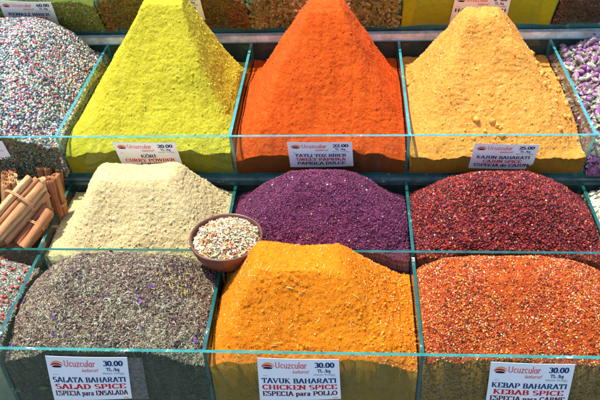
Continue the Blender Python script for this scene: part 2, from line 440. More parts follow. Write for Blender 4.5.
case2 = glass_case('deep glass case holding the yellow curry, orange paprika and cajun pyramids', 1.016, 1.041, 1.366, -.668, -.770, XD, 'edge', 'edge', back=True)
case3 = glass_case('glass case holding cinnamon, the cream heap and the purple and dark red heaps', .848, .848, 1.032, -.774, -.895, XD, 'edge_dark', 'edge_dark')
case4 = glass_case('frontmost glass case holding salad herbs, chicken spice and kebab spice', .650, .650, .8472, -.782, -.930, XD[:5], 'edge_front', 'edge_dark', back=False)
V, F = box(-.8025, .7025, 1.372, 1.3865, -.672, -.6565); o = mesh_obj('rail', V, F, M['rail'], case1)
V, F = box(-.8025, .7025, 1.0375, 1.062, -.7855, -.7715); o = mesh_obj('rail', V, F, M['rail2'], case2)
# stepped stand below
V, F = prism_x([(.645, -1.4), (.645, -.9315), (.846, -.9315), (.846, -.8965), (1.040, -.8965), (1.040, -.787), (1.3700, -.787), (1.3700, -.673), (1.70, -.673), (1.70, -1.4)], -.82, .72)
tag(mesh_obj('display_stand', V, F, M['stand']), 'dark green stepped board stand underneath the glass spice cases', 'display stand')
V, F = box(-40, 40, -40, 40, -1.5, -1.401)
tag(mesh_obj('ground', V, F, plain('dark asphalt', (.055, .052, .05), .85, .2, 0, .3, 3)), kind='structure')

# ------------------------------------------------------------------ powders
P = powder  # second of each pair: packed sides, mostly coloured darker for compaction and front shade
curry = [P('curry powder', (.57, .475, .024), .78, tint=(.68, .585, .07)), P('shade toned curry pressed to the glass', (.26, .22, .008), .75)]
papr = [P('paprika powder', (.70, .085, .006), .72, tint=(.80, .15, .012)), P('shade toned paprika pressed to the glass', (.17, .045, .006), .7)]
caj = [P('cajun powder', (.84, .33, .052), .80, tint=(.88, .48, .12), speck=[(600, .05, (.35, .12, .03)), (450, .03, (.85, .65, .35))]), P('shade toned cajun pressed to the glass', (.27, .12, .01), .7)]
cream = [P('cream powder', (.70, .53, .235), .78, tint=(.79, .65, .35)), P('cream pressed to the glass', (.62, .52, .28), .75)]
chick = [P('chicken spice powder', (.81, .215, .005), .76, tint=(.88, .30, .012), speck=[(500, .05, (.3, .09, .01)), (420, .03, (.85, .55, .15))]), P('shade toned chicken spice pressed to the glass', (.38, .17, .004), .65)]
purple = [P('sumac powder', (.14, .025, .08), .6, tint=(.24, .06, .15)), P('shade toned sumac pressed to the glass', (.08, .02, .06), .6)]
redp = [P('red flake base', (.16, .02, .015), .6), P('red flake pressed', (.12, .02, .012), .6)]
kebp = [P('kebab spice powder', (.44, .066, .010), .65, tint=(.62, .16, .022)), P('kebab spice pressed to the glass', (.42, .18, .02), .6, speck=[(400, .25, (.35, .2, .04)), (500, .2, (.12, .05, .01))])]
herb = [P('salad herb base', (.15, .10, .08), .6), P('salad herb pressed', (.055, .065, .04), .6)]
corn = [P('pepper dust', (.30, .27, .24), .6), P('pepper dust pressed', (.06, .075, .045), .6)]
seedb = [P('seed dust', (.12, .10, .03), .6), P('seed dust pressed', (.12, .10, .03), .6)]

SL = -.25 * -1
x0, x1 = bx(1)
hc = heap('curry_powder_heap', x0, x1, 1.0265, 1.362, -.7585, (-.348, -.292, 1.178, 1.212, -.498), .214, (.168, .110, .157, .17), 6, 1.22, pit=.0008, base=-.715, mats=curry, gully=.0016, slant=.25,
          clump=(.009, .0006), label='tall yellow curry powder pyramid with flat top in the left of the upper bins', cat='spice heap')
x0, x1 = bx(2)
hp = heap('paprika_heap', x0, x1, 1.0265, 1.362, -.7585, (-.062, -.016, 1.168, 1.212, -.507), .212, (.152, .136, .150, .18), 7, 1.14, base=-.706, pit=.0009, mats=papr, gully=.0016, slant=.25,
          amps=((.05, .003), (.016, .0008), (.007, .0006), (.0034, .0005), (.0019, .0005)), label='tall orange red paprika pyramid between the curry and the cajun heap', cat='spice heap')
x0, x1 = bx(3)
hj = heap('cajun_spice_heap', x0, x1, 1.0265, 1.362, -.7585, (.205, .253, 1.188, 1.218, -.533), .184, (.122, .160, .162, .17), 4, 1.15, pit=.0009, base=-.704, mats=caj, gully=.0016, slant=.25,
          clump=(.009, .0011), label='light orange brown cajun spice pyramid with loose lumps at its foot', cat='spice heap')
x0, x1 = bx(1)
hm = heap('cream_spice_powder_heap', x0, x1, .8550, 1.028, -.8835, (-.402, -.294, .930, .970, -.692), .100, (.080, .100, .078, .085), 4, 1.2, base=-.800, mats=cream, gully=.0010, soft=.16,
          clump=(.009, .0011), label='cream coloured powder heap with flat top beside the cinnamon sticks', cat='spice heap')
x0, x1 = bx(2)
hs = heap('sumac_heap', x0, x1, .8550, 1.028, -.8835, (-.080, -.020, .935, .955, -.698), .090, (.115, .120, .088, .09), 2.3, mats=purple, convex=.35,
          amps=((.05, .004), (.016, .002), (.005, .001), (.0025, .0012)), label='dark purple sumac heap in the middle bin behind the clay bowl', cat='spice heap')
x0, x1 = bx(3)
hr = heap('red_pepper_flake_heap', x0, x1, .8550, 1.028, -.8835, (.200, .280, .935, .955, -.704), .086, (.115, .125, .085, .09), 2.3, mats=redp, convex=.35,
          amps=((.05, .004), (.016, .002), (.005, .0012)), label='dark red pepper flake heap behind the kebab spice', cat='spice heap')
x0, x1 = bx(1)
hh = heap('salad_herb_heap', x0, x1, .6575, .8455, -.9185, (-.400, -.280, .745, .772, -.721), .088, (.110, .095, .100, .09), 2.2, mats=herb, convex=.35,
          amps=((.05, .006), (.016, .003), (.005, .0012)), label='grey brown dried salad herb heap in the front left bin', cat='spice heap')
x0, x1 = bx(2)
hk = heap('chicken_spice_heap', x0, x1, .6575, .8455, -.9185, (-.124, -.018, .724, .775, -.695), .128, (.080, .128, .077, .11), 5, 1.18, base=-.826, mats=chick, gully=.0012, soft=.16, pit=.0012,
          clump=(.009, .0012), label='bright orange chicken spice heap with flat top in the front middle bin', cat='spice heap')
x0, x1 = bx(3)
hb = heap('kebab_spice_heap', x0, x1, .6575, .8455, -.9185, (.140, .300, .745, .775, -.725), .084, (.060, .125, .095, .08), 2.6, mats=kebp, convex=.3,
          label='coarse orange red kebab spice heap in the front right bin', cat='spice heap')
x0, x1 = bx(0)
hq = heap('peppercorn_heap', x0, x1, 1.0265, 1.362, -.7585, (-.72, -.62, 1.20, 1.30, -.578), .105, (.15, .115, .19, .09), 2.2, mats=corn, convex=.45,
          amps=((.06, .006), (.02, .002)), res=.003, label='heap of mixed pink, white, green and black peppercorns at upper left', cat='spice heap')

# particles
def crumbs(h, c, n, big, w=None, s0=(.0003, .00075)):
    c = np.array(c)
    grains('crumb', *surf_points(h, n), CHIPS, s0, [tuple(c), tuple(c * .8), tuple(np.minimum(c * 1.12, .9))], [3, 1, 1], M['grain'], h.o, .15, align=1.2, jitter=.06, aniso=(.7, 1.3))
    if big: grains('lump', *surf_points(h, big, w), LUMPS, (.0008, .0024), [tuple(c)], [1], M['grain'], h.o, -.1, jitter=.06, aniso=(.6, 1.3))
crumbs(hc, (.60, .50, .03), 9000, 240, lambda p: np.clip((p[:, 0] + .33) * 8, .06, 1))
crumbs(hp, (.70, .095, .007), 9000, 90)
crumbs(hj, (.82, .36, .06), 9000, 260, lambda p: np.clip((-.58 - p[:, 2]) * 15, 0, 1) ** 2 + .03)
grains('lump', *surf_points(hj, 60, lambda p: np.exp(-((p[:, 0] - .235) ** 2 / .0012 + (p[:, 1] - 1.058) ** 2 / .0003)) + .25 * (p[:, 0] > .335) + .12 * (p[:, 0] < .125)), LUMPS, (.002, .0060), [(.76, .32, .05)], [1], M['grain'], hj.o, .1, jitter=.08, aniso=(.7, 1.2))
grains('fleck', *surf_points(hj, 500), CHIPS, (.0005, .0014), [(.85, .62, .34), (.35, .12, .03), (.55, .10, .03)], [2, 1.5, 1], M['grain'], hj.o, .2)
crumbs(hm, (.72, .55, .25), 8000, 420, lambda p: np.clip((-.70 - p[:, 2]) * 15, .05, 1))
crumbs(hk, (.82, .225, .006), 9000, 420, lambda p: np.clip((p[:, 0] - .0) * 25, .06, 1))
grains('straw', *surf_points(hk, 120), STRAWS, (.003, .0075), [(.85, .66, .25), (.75, .5, .12)], [1, 1], M['flake'], hk.o, .06, align=.35)
grains('fleck', *surf_points(hk, 500, lambda p: np.clip((p[:, 0] - .01) * 20, .15, 1)), CHIPS, (.0005, .0013), [(.85, .62, .25), (.35, .08, .01), (.7, .12, .01)], [2, 1, 2], M['flake'], hk.o, .3)
grains('grain', *surf_points(hs, 34000), CHIPS, (.0005, .0011), [(.13, .024, .07), (.22, .05, .13), (.04, .008, .02), (.50, .34, .42), (.22, .035, .055)], [4, 3, 4, .12, 1.6], M['grain'], hs.o, .3, align=1.5, jitter=.2)
grains('fleck', *surf_points(hs, 25), CHIPS, (.0007, .0015), [(.75, .45, .12), (.7, .65, .5)], [1, 1], M['grain'], hs.o, .5)
grains('flake', *surf_points(hr, 21000), CHIPS, (.0009, .0021), [(.24, .016, .014), (.38, .032, .022), (.05, .007, .008), (.55, .14, .03), (.70, .48, .42), (.24, .035, .06)], [5, 3.5, 6, 1, .16, 2], M['flake'], hr.o, .3, align=1.4, jitter=.2, aniso=(.6, 1.2))
grains('flake', *surf_points(hb, 23000, lambda p: np.clip(vnoise(p / .025, 77) * 3 + 1.4, .6, 2)), CHIPS, (.0005, .0014), [(.66, .16, .018), (.50, .04, .015), (.78, .54, .28), (.72, .28, .04), (.12, .02, .01)], [4, 4.5, 1.5, 2, 3], M['flake'], hb.o, .35, align=1.2, jitter=.15, aniso=(.6, 1.2))
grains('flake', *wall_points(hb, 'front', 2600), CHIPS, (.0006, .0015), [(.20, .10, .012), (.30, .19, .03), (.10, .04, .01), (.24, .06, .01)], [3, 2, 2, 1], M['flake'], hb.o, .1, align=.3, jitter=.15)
HC = [(.46, .43, .26), (.28, .31, .14), (.22, .14, .09), (.64, .60, .42), (.34, .23, .13), (.07, .05, .05)]
grains('herb_scrap', *surf_points(hh, 18000, lambda p: np.clip(vnoise(p / .022, 901) * 3 + 1.0, .25, 2) * (1.5 - np.clip((p[:, 1] - .66) / .1, 0, 1))), NEEDLES, (.0012, .0038), HC, [3.5, 3, 2, 2.4, 2, 2], M['flake'], hh.o, .2, align=.6, jitter=.18)
grains('herb_scrap', *surf_points(hh, 9000), CHIPS, (.0007, .0018), [(.19, .115, .065), (.30, .20, .13), (.07, .04, .04), (.35, .30, .2)], [4, 3, 3, 1], M['flake'], hh.o, .3, align=1.2, jitter=.2)
grains('stalk', *surf_points(hh, 160), NEEDLES, (.0035, .0065), [(.66, .64, .48), (.42, .44, .26), (.24, .16, .10)], [2, 2, 1], M['flake'], hh.o, .15, align=.5, jitter=.12)
grains('purple_petal', *surf_points(hh, 26), LEAVES, (.002, .0055), [(.10, .04, .18), (.17, .07, .28)], [1, 1], M['petal'], hh.o, .5, align=.6)
grains('yellow_petal', *surf_points(hh, 26, lambda p: np.exp(-((p[:, 0] + .25) ** 2 + (p[:, 1] - .745) ** 2) / .0005)), NEEDLES, (.002, .0045), [(.80, .74, .05)], [1], M['petal'], hh.o, .7, align=.4)
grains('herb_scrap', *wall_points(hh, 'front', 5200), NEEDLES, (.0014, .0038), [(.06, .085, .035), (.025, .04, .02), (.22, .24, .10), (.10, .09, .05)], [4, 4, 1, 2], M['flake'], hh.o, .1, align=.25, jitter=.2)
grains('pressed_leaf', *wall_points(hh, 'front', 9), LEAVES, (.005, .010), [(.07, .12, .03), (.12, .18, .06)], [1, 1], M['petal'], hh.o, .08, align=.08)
PC = [(.56, .62, .48), (.15, .20, .25), (.50, .06, .06), (.27, .35, .18), (.60, .32, .28), (.06, .06, .07), (.64, .63, .56)]
pts, nn = surf_points(hq, 17000); 
grains('peppercorn', pts, nn, BALLS, (.0016, .0025), PC, [2.8, 4.8, 2.4, 3.2, 1.8, 3.2, 1.4], M['corn'], hq.o, .5, jitter=.15)
pts, nn = wall_points(hq, 'right', 4200); grains('peppercorn', pts, nn, BALLS, (.0018, .0025), PC, [3, 3, 2, 3, 1, 1, 2], M['corn'], hq.o, .0, jitter=.15)
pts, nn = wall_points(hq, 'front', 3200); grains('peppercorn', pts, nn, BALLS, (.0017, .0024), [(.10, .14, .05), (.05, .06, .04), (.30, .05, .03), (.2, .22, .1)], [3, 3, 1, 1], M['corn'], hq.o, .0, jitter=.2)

# right and left edge bins
x0, x1 = bx(4)
hw = heap('garlic_flake_heap', x0, x1, .8550, 1.028, -.8835, (.48, .62, .91, .97, -.745), .04, (.08, .08, .06, .06), 2.3, mats=[P('garlic dust', (.6, .55, .4)), P('garlic pressed', (.5, .46, .33))], convex=.4, res=.004,
          label='heap of whitish dried garlic flakes at the right edge', cat='spice heap')
grains('garlic_flake', *surf_points(hw, 2600), LEAVES, (.0022, .0050), [(.80, .74, .52), (.85, .82, .68), (.62, .55, .30), (.45, .42, .2)], [4, 4, 2, 1], M['flake'], hw.o, .4, align=1.0)
x0, x1 = bx(0)
hx = heap('white_herb_mix_heap', x0, x1, .6575, .8455, -.9185, (-.72, -.60, .72, .78, -.758), .03, (.08, .08, .07, .06), 2.3, mats=[P('mix dust', (.14, .14, .09)), P('mix pressed', (.3, .3, .2))], convex=.4, res=.003,
          label='heap of whitish green herbs with red peppercorns at the left edge', cat='spice heap')
grains('herb_scrap', *surf_points(hx, 7000), NEEDLES, (.0018, .0042), [(.75, .74, .60), (.48, .52, .34), (.82, .80, .72), (.35, .3, .2)], [3, 3, 3, 1], M['flake'], hx.o, .2, align=.8)
grains('red_peppercorn', *surf_points(hx, 420), BALLS, (.0019, .0026), [(.62, .03, .04), (.70, .12, .08)], [2, 1], M['corn'], hx.o, .8)

# ------------------------------------------------------------------ back row contents
def back_fill(name, i, mats, label, top=-.548):
    x0, x1 = bx(i)
    return heap(name, x0, x1, 1.3425, 1.652, -.6435, (x0 + .06, x1 - .06, 1.42, 1.56, top + .012), .010, (.06, .06, .06, .08), 2.5, mats=mats, convex=.3, res=.004,
                amps=((.05, .004), (.02, .002)), slant=.50, ragged=.002, pit=0, label=label, cat='spice heap')
a = back_fill('green_herb_heap', 0, [P('green herb', (.22, .24, .04), .6), P('green herb pressed', (.24, .25, .04), .55, speck=[(420, .25, (.42, .40, .10)), (300, .12, (.32, .12, .03))])], 'olive green ground herb behind the peppercorns')
grains('herb_scrap', *wall_points(a, 'front', 3500), CHIPS, (.0009, .0022), [(.20, .22, .04), (.36, .36, .10), (.10, .13, .02), (.32, .14, .04)], [3, 2, 2, 1], M['flake'], a.o, .1, align=.4)
a = back_fill('mixed_herb_heap', 1, [P('rust herb', (.18, .08, .02), .6), P('rust herb pressed', (.20, .09, .015), .5)], 'rust and green herb mix behind the curry pyramid')
grains('herb_scrap', *wall_points(a, 'front', 6500), CHIPS, (.0011, .0027), [(.26, .11, .02), (.12, .13, .02), (.34, .17, .04), (.22, .035, .012), (.10, .04, .01)], [3, 3, 2, 2, 2], M['flake'], a.o, .1, align=.4)
a = back_fill('pumpkin_seed_heap', 2, seedb, 'greenish dried seeds behind the paprika pyramid')
pts, nn = wall_points(a, 'front', 900)
SEEDS = []
for _ in range(4):
    v, f = uvball(8, 6, .04); v = v * np.array([1, .52, .22]); v[:, 0] += .12 * v[:, 0] ** 2; SEEDS.append((v, f))
grains('seed', pts, nn, SEEDS, (.0055, .0078), [(.24, .19, .04), (.17, .16, .03), (.33, .26, .07), (.13, .09, .02)], [3, 3, 2, 1], M['corn'], a.o, .2, align=.55, jitter=.12)
back_fill('mustard_powder_heap', 3, [P('mustard', (.55, .45, .02), .8), P('mustard pressed', (.44, .38, .008), .8)], 'yellow green mustard powder behind the cajun heap')
a = back_fill('dark_tea_heap', 4, [P('dark tea', (.10, .04, .015), .6), P('dark tea pressed', (.12, .05, .015), .5)], 'dark brown herbs behind the rosebuds')
grains('herb_scrap', *wall_points(a, 'front', 4500), CHIPS, (.0012, .0026), [(.16, .05, .02), (.09, .07, .02), (.28, .12, .04), (.05, .02, .01)], [3, 2, 1, 2], M['flake'], a.o, .1, align=.4)

# ------------------------------------------------------------------ rosebuds
x0, x1 = bx(4)
hz = heap('petal_bed', x0, x1, 1.0265, 1.362, -.7585, (.47, .66, 1.10, 1.33, -.664), .035, (.06, .06, .07, .06), 2.3, mats=[P('petal dust', (.24, .18, .16)), P('petal dust pressed', (.16, .10, .12))], convex=.4, res=.004,
          label='bed of crushed petals beneath the rosebuds at the right edge', cat='petals', kind='stuff')
grains('loose_petal', *surf_points(hz, 3600), LEAVES, (.003, .006), [(.42, .14, .38), (.60, .38, .55), (.62, .62, .45), (.35, .42, .2)], [2, 2, 2, 1.5], M['petal'], hz.o, .4, align=1.0)
grains('loose_petal', *wall_points(hz, 'front', 700), LEAVES, (.003, .006), [(.34, .10, .28), (.45, .22, .38), (.3, .32, .16), (.12, .06, .08)], [3, 2, 1.5, 2], M['petal'], hz.o, .1, align=.4)
grains('loose_petal', *wall_points(hz, 'left', 900), LEAVES, (.003, .006), [(.50, .14, .42), (.62, .34, .55), (.6, .58, .42), (.30, .15, .2)], [3, 2, 1.5, 1], M['petal'], hz.o, .1, align=.4)
def bud_meshes(c1, c2, calyx):
    V = []; F = []; C = []
    for k in range(7):      # overlapping pointed petals closed round the bud
        ph = k * 2.4; R0 = .0043 * (1 - .05 * k); open_ = random.uniform(.0, .35) if k < 3 else 0
        cc = np.array(c1) * random.uniform(.8, 1.2) if k % 2 else np.array(c2) * random.uniform(.85, 1.15)
        n0 = len(V)
        for i in range(7):
            t = i / 6
            rr = R0 * math.sin(math.pi * min(.94, .12 + .82 * t)) ** .7 + open_ * .004 * t * t
            hw = 1.15 * math.sin(math.pi * (.12 + .83 * t)) ** .6
            for j in range(5):
                a = ph + (j / 4 - .5) * 2 * hw * (1 if i < 6 else .25)
                V.append((rr * math.cos(a), rr * math.sin(a), .002 + t * .0115)); C.append(cc * (1.0 - .1 * abs(j - 2)) if i > 1 else cc * .6 + np.array(calyx) * .4)
        for i in range(6):
            for j in range(4):
                a = n0 + i * 5 + j; F.append((a, a + 1, a + 6, a + 5))
    V = np.array(V); C = np.clip(np.array(C), .01, .9)
    m1 = bpy.data.meshes.new('petals'); m1.from_pydata([tuple(v) for v in V], [], F); m1.materials.append(M['petal'])
    a = m1.color_attributes.new('pigment', 'FLOAT_COLOR', 'POINT')
    for i, c_ in enumerate(C): a.data[i].color = (*c_, 1)
    V = []; F = []
    for i, (rr, zz) in enumerate([(.0006, -.005), (.0008, -.002), (.0024, -.0005), (.0034, .0016), (.0040, .0035)]):
        for j in range(10): V.append((rr * math.cos(j * .6283), rr * math.sin(j * .6283), zz))
    for i in range(4):
        for j in range(10): F.append((i * 10 + j, i * 10 + (j + 1) % 10, i * 10 + 10 + (j + 1) % 10, i * 10 + 10 + j))
    F.append(tuple(range(9, -1, -1)))
    for k in range(5):
        a0 = k * 1.2566; n0 = len(V)
        V += [(.0041 * math.cos(a0 - .35), .0041 * math.sin(a0 - .35), .0025), (.0041 * math.cos(a0 + .35), .0041 * math.sin(a0 + .35), .0025), (.0060 * math.cos(a0), .0060 * math.sin(a0), .0085)]
        F.append((n0, n0 + 1, n0 + 2))
    m2 = bpy.data.meshes.new('calyx'); m2.from_pydata(V, [], F); m2.materials.append(M['petal'])
    a = m2.color_attributes.new('pigment', 'FLOAT_COLOR', 'POINT')
    for i in range(len(V)):
        k = random.uniform(.85, 1.15); a.data[i].color = (calyx[0] * k, calyx[1] * k, calyx[2] * k, 1)
    return m1, m2
BUDS = [(bud_meshes((.55, .22, .50), (.68, .40, .64), (.48, .52, .34)), 'dried mauve rosebud with pale green calyx at right edge'),
        (bud_meshes((.44, .13, .42), (.56, .26, .52), (.45, .48, .30)), 'dried deep purple rosebud at right edge'),
        (bud_meshes((.70, .50, .64), (.76, .62, .70), (.55, .58, .42)), 'dried pale pink rosebud at right edge'),
        (bud_meshes((.62, .18, .44), (.72, .42, .60), (.52, .56, .38)), 'dried pink rosebud with whitish calyx at right edge')]
def wgt(p): return (p[:, 0] < .60) * 1.0
pts, nn = surf_points(hz, 2400, wgt)
kept = []
for p, n in zip(pts, nn):
    lay = 0 if len(kept) < 170 else 1
    q = p + np.array([0, 0, .004 + .007 * lay])
    if all((abs(q[0] - k[0]) > .009 or abs(q[1] - k[1]) > .009 or np.linalg.norm(q - k) > .0098) for k in kept):
        if q[0] > .413: kept.append(q)
    if len(kept) >= 285: break
for i, q in enumerate(kept):
    (m1, m2), lab = BUDS[random.choices(range(4), [4, 3, 2, 3])[0]]
    r = bpy.data.objects.new('rosebud', None); COL.objects.link(r)
    th = random.uniform(.7, 1.9); r.rotation_euler = (th, 0, random.uniform(0, 6.28)); s_ = random.uniform(.85, 1.2)
    r.location = Vector(q); r.scale = (s_, s_, s_ * random.uniform(.85, 1.15)); r.empty_display_size = .005
    tag(r, lab, 'rosebud', 'dried rosebuds heaped in the right edge bin')
    for nm, mm in (('petals', m1), ('calyx', m2)):
        c_ = bpy.data.objects.new(nm, mm); COL.objects.link(c_); c_.parent = r

# ------------------------------------------------------------------ cinnamon
def bark_mat():
    m, nt, out = mat('cinnamon bark'); L = nt.links.new
    tc = N(nt, 'ShaderNodeTexCoord')
    a = N(nt, 'ShaderNodeAttribute', attribute_name='pigment')
    mp = N(nt, 'ShaderNodeMapping'); mp.inputs['Scale'].default_value = (260, 260, 30); L(tc.outputs['Object'], mp.inputs[0])
    n = N(nt, 'ShaderNodeTexNoise'); n.inputs['Scale'].default_value = 1.6; n.inputs['Detail'].default_value = 7; n.inputs['Roughness'].default_value = .65; L(mp.outputs[0], n.inputs['Vector'])
    c_ = ramp(nt, n.outputs['Fac'], [(.25, (.45, .40, .38)), (.5, (1, 1, 1)), (.75, (1.5, 1.55, 1.6))])
    mx = N(nt, 'ShaderNodeVectorMath', operation='MULTIPLY'); L(a.outputs['Color'], mx.inputs[0]); L(c_, mx.inputs[1])
    p = N(nt, 'ShaderNodeBsdfPrincipled'); p.inputs['Roughness'].default_value = .75; p.inputs['Specular IOR Level'].default_value = .25
    L(mx.outputs[0], p.inputs['Base Color'])
    b = N(nt, 'ShaderNodeBump'); b.inputs['Strength'].default_value = .5; b.inputs['Distance'].default_value = .001; L(n.outputs['Fac'], b.inputs['Height']); L(b.outputs[0], p.inputs['Normal'])
    L(p.outputs[0], out.inputs[0]); return m
M['bark'] = bark_mat()
def stick(a, b, r, parent=None, tone=None, rot=None):
    """rolled double quill from a to b"""
    a = np.array(a, float); b = np.array(b, float); ax = b - a; Ln = np.linalg.norm(ax); ax /= Ln
    u = np.cross(ax, [0, 0, 1.]); u = u / (np.linalg.norm(u) + 1e-9); w = np.cross(ax, u)
    # cross section: a sheet rolled in from both sides
    sec = []
    nS = 34
    for i in range(nS + 1):
        t = i / nS * 2 - 1; ang = t * (math.pi * 1.55); rr = r * (1 - .52 * max(0, abs(t) - .42) / .58)
        cx = (.10 * r if t > 0 else -.10 * r) * (abs(t) > .3)
        sec.append((rr * math.sin(ang) + cx, rr * math.cos(ang)))
    sec = np.array(sec); th = .0009
    tan = np.gradient(sec, axis=0); nrm_ = np.stack([-tan[:, 1], tan[:, 0]], 1); nrm_ /= np.linalg.norm(nrm_, axis=1)[:, None] + 1e-9
    loop = np.concatenate([sec + nrm_ * th / 2, (sec - nrm_ * th / 2)[::-1]])
    k = len(loop); nseg = 12; ro = random.uniform(0, 6.28) if rot is None else rot
    c_, s_ = math.cos(ro), math.sin(ro); loop = loop @ np.array([[c_, -s_], [s_, c_]])
    bow = (random.uniform(-1, 1) * .0015, random.uniform(-1, 1) * .0015)
    V = []; 
    for i in range(nseg + 1):
        t = i / nseg; sc_ = 1 + .05 * math.sin(t * 9 + ro)
        jag = np.array([random.uniform(-.0009, .0009) if i in (0, nseg) else 0 for _ in range(k)])
        cen = a + ax * Ln * t + u * bow[0] * math.sin(t * 3.1) + w * bow[1] * math.sin(t * 3.1)
        V.append(cen[None] + (loop[:, :1] * u + loop[:, 1:] * w) * sc_ + ax[None] * jag[:, None])
    V = np.concatenate(V); F = []
    for i in range(nseg):
        for j in range(k): F.append((i * k + j, i * k + (j + 1) % k, (i + 1) * k + (j + 1) % k, (i + 1) * k + j))
    h_ = k // 2
    for base in (0, nseg * k):
        for j in range(h_ - 1): F.append((base + j, base + j + 1, base + k - 2 - j, base + k - 1 - j))
    tone = tone or random.choice([(.46, .22, .085), (.54, .31, .13), (.36, .15, .055), (.62, .39, .18), (.27, .09, .035), (.40, .17, .06)])
    # objects carry their length along local z so the grain follows the stick
    Rl = np.stack([u, w, ax], 1)
    me = bpy.data.meshes.new('cinnamon_stick'); me.from_pydata([tuple(v) for v in (V - a) @ Rl], [], F); me.materials.append(M['bark']); me.update()
    at = me.color_attributes.new('pigment', 'FLOAT_COLOR', 'POINT')
    at.data.foreach_set('color', np.tile([*tone, 1.0], len(V)).astype(np.float32))
    me.polygons.foreach_set('use_smooth', np.ones(len(me.polygons), dtype=bool))
    o = bpy.data.objects.new('cinnamon_stick', me); COL.objects.link(o)
    mt = np.eye(4); mt[:3, :3] = Rl; po = np.array(parent.matrix_world.translation) if parent is not None else np.zeros(3); mt[:3, 3] = a - po
    if parent is not None: o.parent = parent
    o.matrix_basis = Matrix(mt.tolist()); return o
def ring(center, axis, ru, rw, parent, r=.0011, turns=2):
    ax = nrm(axis); u = nrm(np.cross(ax, [0, 0, 1.])); w = np.cross(ax, u); V = []; F = []
    n = 40 * turns
    for i in range(n + 1):
        t = i / n * turns * 2 * math.pi
        c_ = center + u * ru * math.cos(t) + w * rw * math.sin(t) + ax * (.0024 * (t / 6.28 - turns / 2))
        d = nrm(u * math.cos(t) + w * math.sin(t))
        for j in range(6):
            q = j / 6 * 6.283; V.append(c_ + (d * math.cos(q) + ax * math.sin(q)) * r)
    for i in range(n):
        for j in range(6): F.append((i * 6 + j, i * 6 + (j + 1) % 6, i * 6 + 6 + (j + 1) % 6, i * 6 + 6 + j))
    return mesh_obj('twine', np.array(V), F, M['twine'], parent, smooth=True)
def bundle(a, b, layout, r, label, tie=.5):
    """layout: offsets (across, up) in stick radii"""
    a = np.array(a); b = np.array(b); root = empty('cinnamon_bundle', a)
    tag(root, label, 'cinnamon bundle', 'tied cinnamon bundles at the left edge')
    ax = nrm(b - a); u = nrm(np.cross(ax, [0, 0, 1.])); w = np.cross(ax, u); 
    if w[2] < 0: w = -w
    for (p_, q_) in layout:
        off = u * p_ * r + w * q_ * r; e1 = random.uniform(-.004, .004); e2 = random.uniform(-.004, .004)
        stick(a + off + ax * e1, b + off + ax * e2, r * random.uniform(.88, 1.02), root)
    L_ = np.array(layout); cen = a + (b - a) * tie + u * L_[:, 0].mean() * r + w * L_[:, 1].mean() * r
    ring(cen, b - a, (np.ptp(L_[:, 0]) / 2 + 1.05) * r, (np.ptp(L_[:, 1]) / 2 + 1.05) * r, root)
    return root
R_ = .0068
bundle(aty(-6, 236, .868) + [0, 0, .004], aty(38, 186, .955) + [0, 0, .004], [(-2.1, 0), (0, 0), (2.1, 0), (-1, 1.8), (1.1, 1.8), (3.1, 1.7), (3, -1.8), (-4.1, -.4), (.2, 3.5)], R_,
       'large leaning cinnamon stick bundle lying on top at the left edge', .62)
bundle(aty(19, 246, .866) + [0, 0, .006], aty(45, 210, .925) + [0, 0, .006], [(-2.1, 0), (0, 0), (2.1, 0), (-1, -1.8), (1.0, -1.8)], R_,
       'small cinnamon stick bundle lying in front beside the blue glass divider', .55)
bundle(aty(48, 214, .955), aty(38, 178, .965), [(-2.1, 0), (0, 0), (2.1, 0), (-3.2, 1.8), (-1, 1.8), (1.1, 1.8), (4.2, 0), (3.2, 1.8), (-4.2, 0)], R_,
       'upright cinnamon stick bundle standing behind the lying bundles', .25)
bundle(aty(14, 214, .990), aty(13, 176, .998), [(-2.1, 0), (0, 0), (2.1, 0), (-1, 1.8), (1.1, 1.8), (3.2, 1.8)], R_,
       'half hidden upright cinnamon bundle at the back corner', .3)
for (p1, p2, yy, lab) in [((63, 200), (59, 171), 1.015, 'single cinnamon stick leaning on the back corner of its bin'),
                          ((44, 190), (40, 167), 1.020, 'left one of the two short dark cinnamon sticks at the back'),
                          ((50, 190), (47, 167), 1.021, 'right one of the two short dark cinnamon sticks at the back')]:
    o = stick(aty(*p1, yy - .004), aty(*p2, yy), .0058, None, (.30, .13, .05)); tag(o, lab, 'cinnamon stick', 'loose cinnamon sticks')
x0, x1 = bx(0)
hn = heap('cinnamon_bed', x0, x1, .8550, 1.028, -.8835, (-.72, -.60, .90, .98, -.806), .015, (.08, .08, .06, .06), 2.3, mats=[P('bark crumbs', (.16, .08, .04), .5), P('bark crumbs pressed', (.14, .08, .04), .5)], convex=.4, res=.004,
          label='dark layer of bark crumbs under the cinnamon bundles', cat='bark crumbs', kind='stuff')
for i in range(40):    # sticks lying underneath
    xx = random.uniform(-.70, -.53); yy = random.uniform(.865, .985); an = random.uniform(.1, .9)
    a_ = np.array([xx, yy, random.uniform(-.806, -.792)]); b_ = a_ + np.array([math.sin(an) * .06, abs(math.cos(an)) * .045, random.uniform(-.004, .006)])
    b_[0] = min(b_[0], -.512); b_[1] = min(b_[1], 1.02); a_[0] = min(a_[0], -.515)
    o = stick(a_, b_, .0058); tag(o, 'loose cinnamon stick lying underneath the tied bundles', 'cinnamon stick', 'loose cinnamon sticks under the bundles')

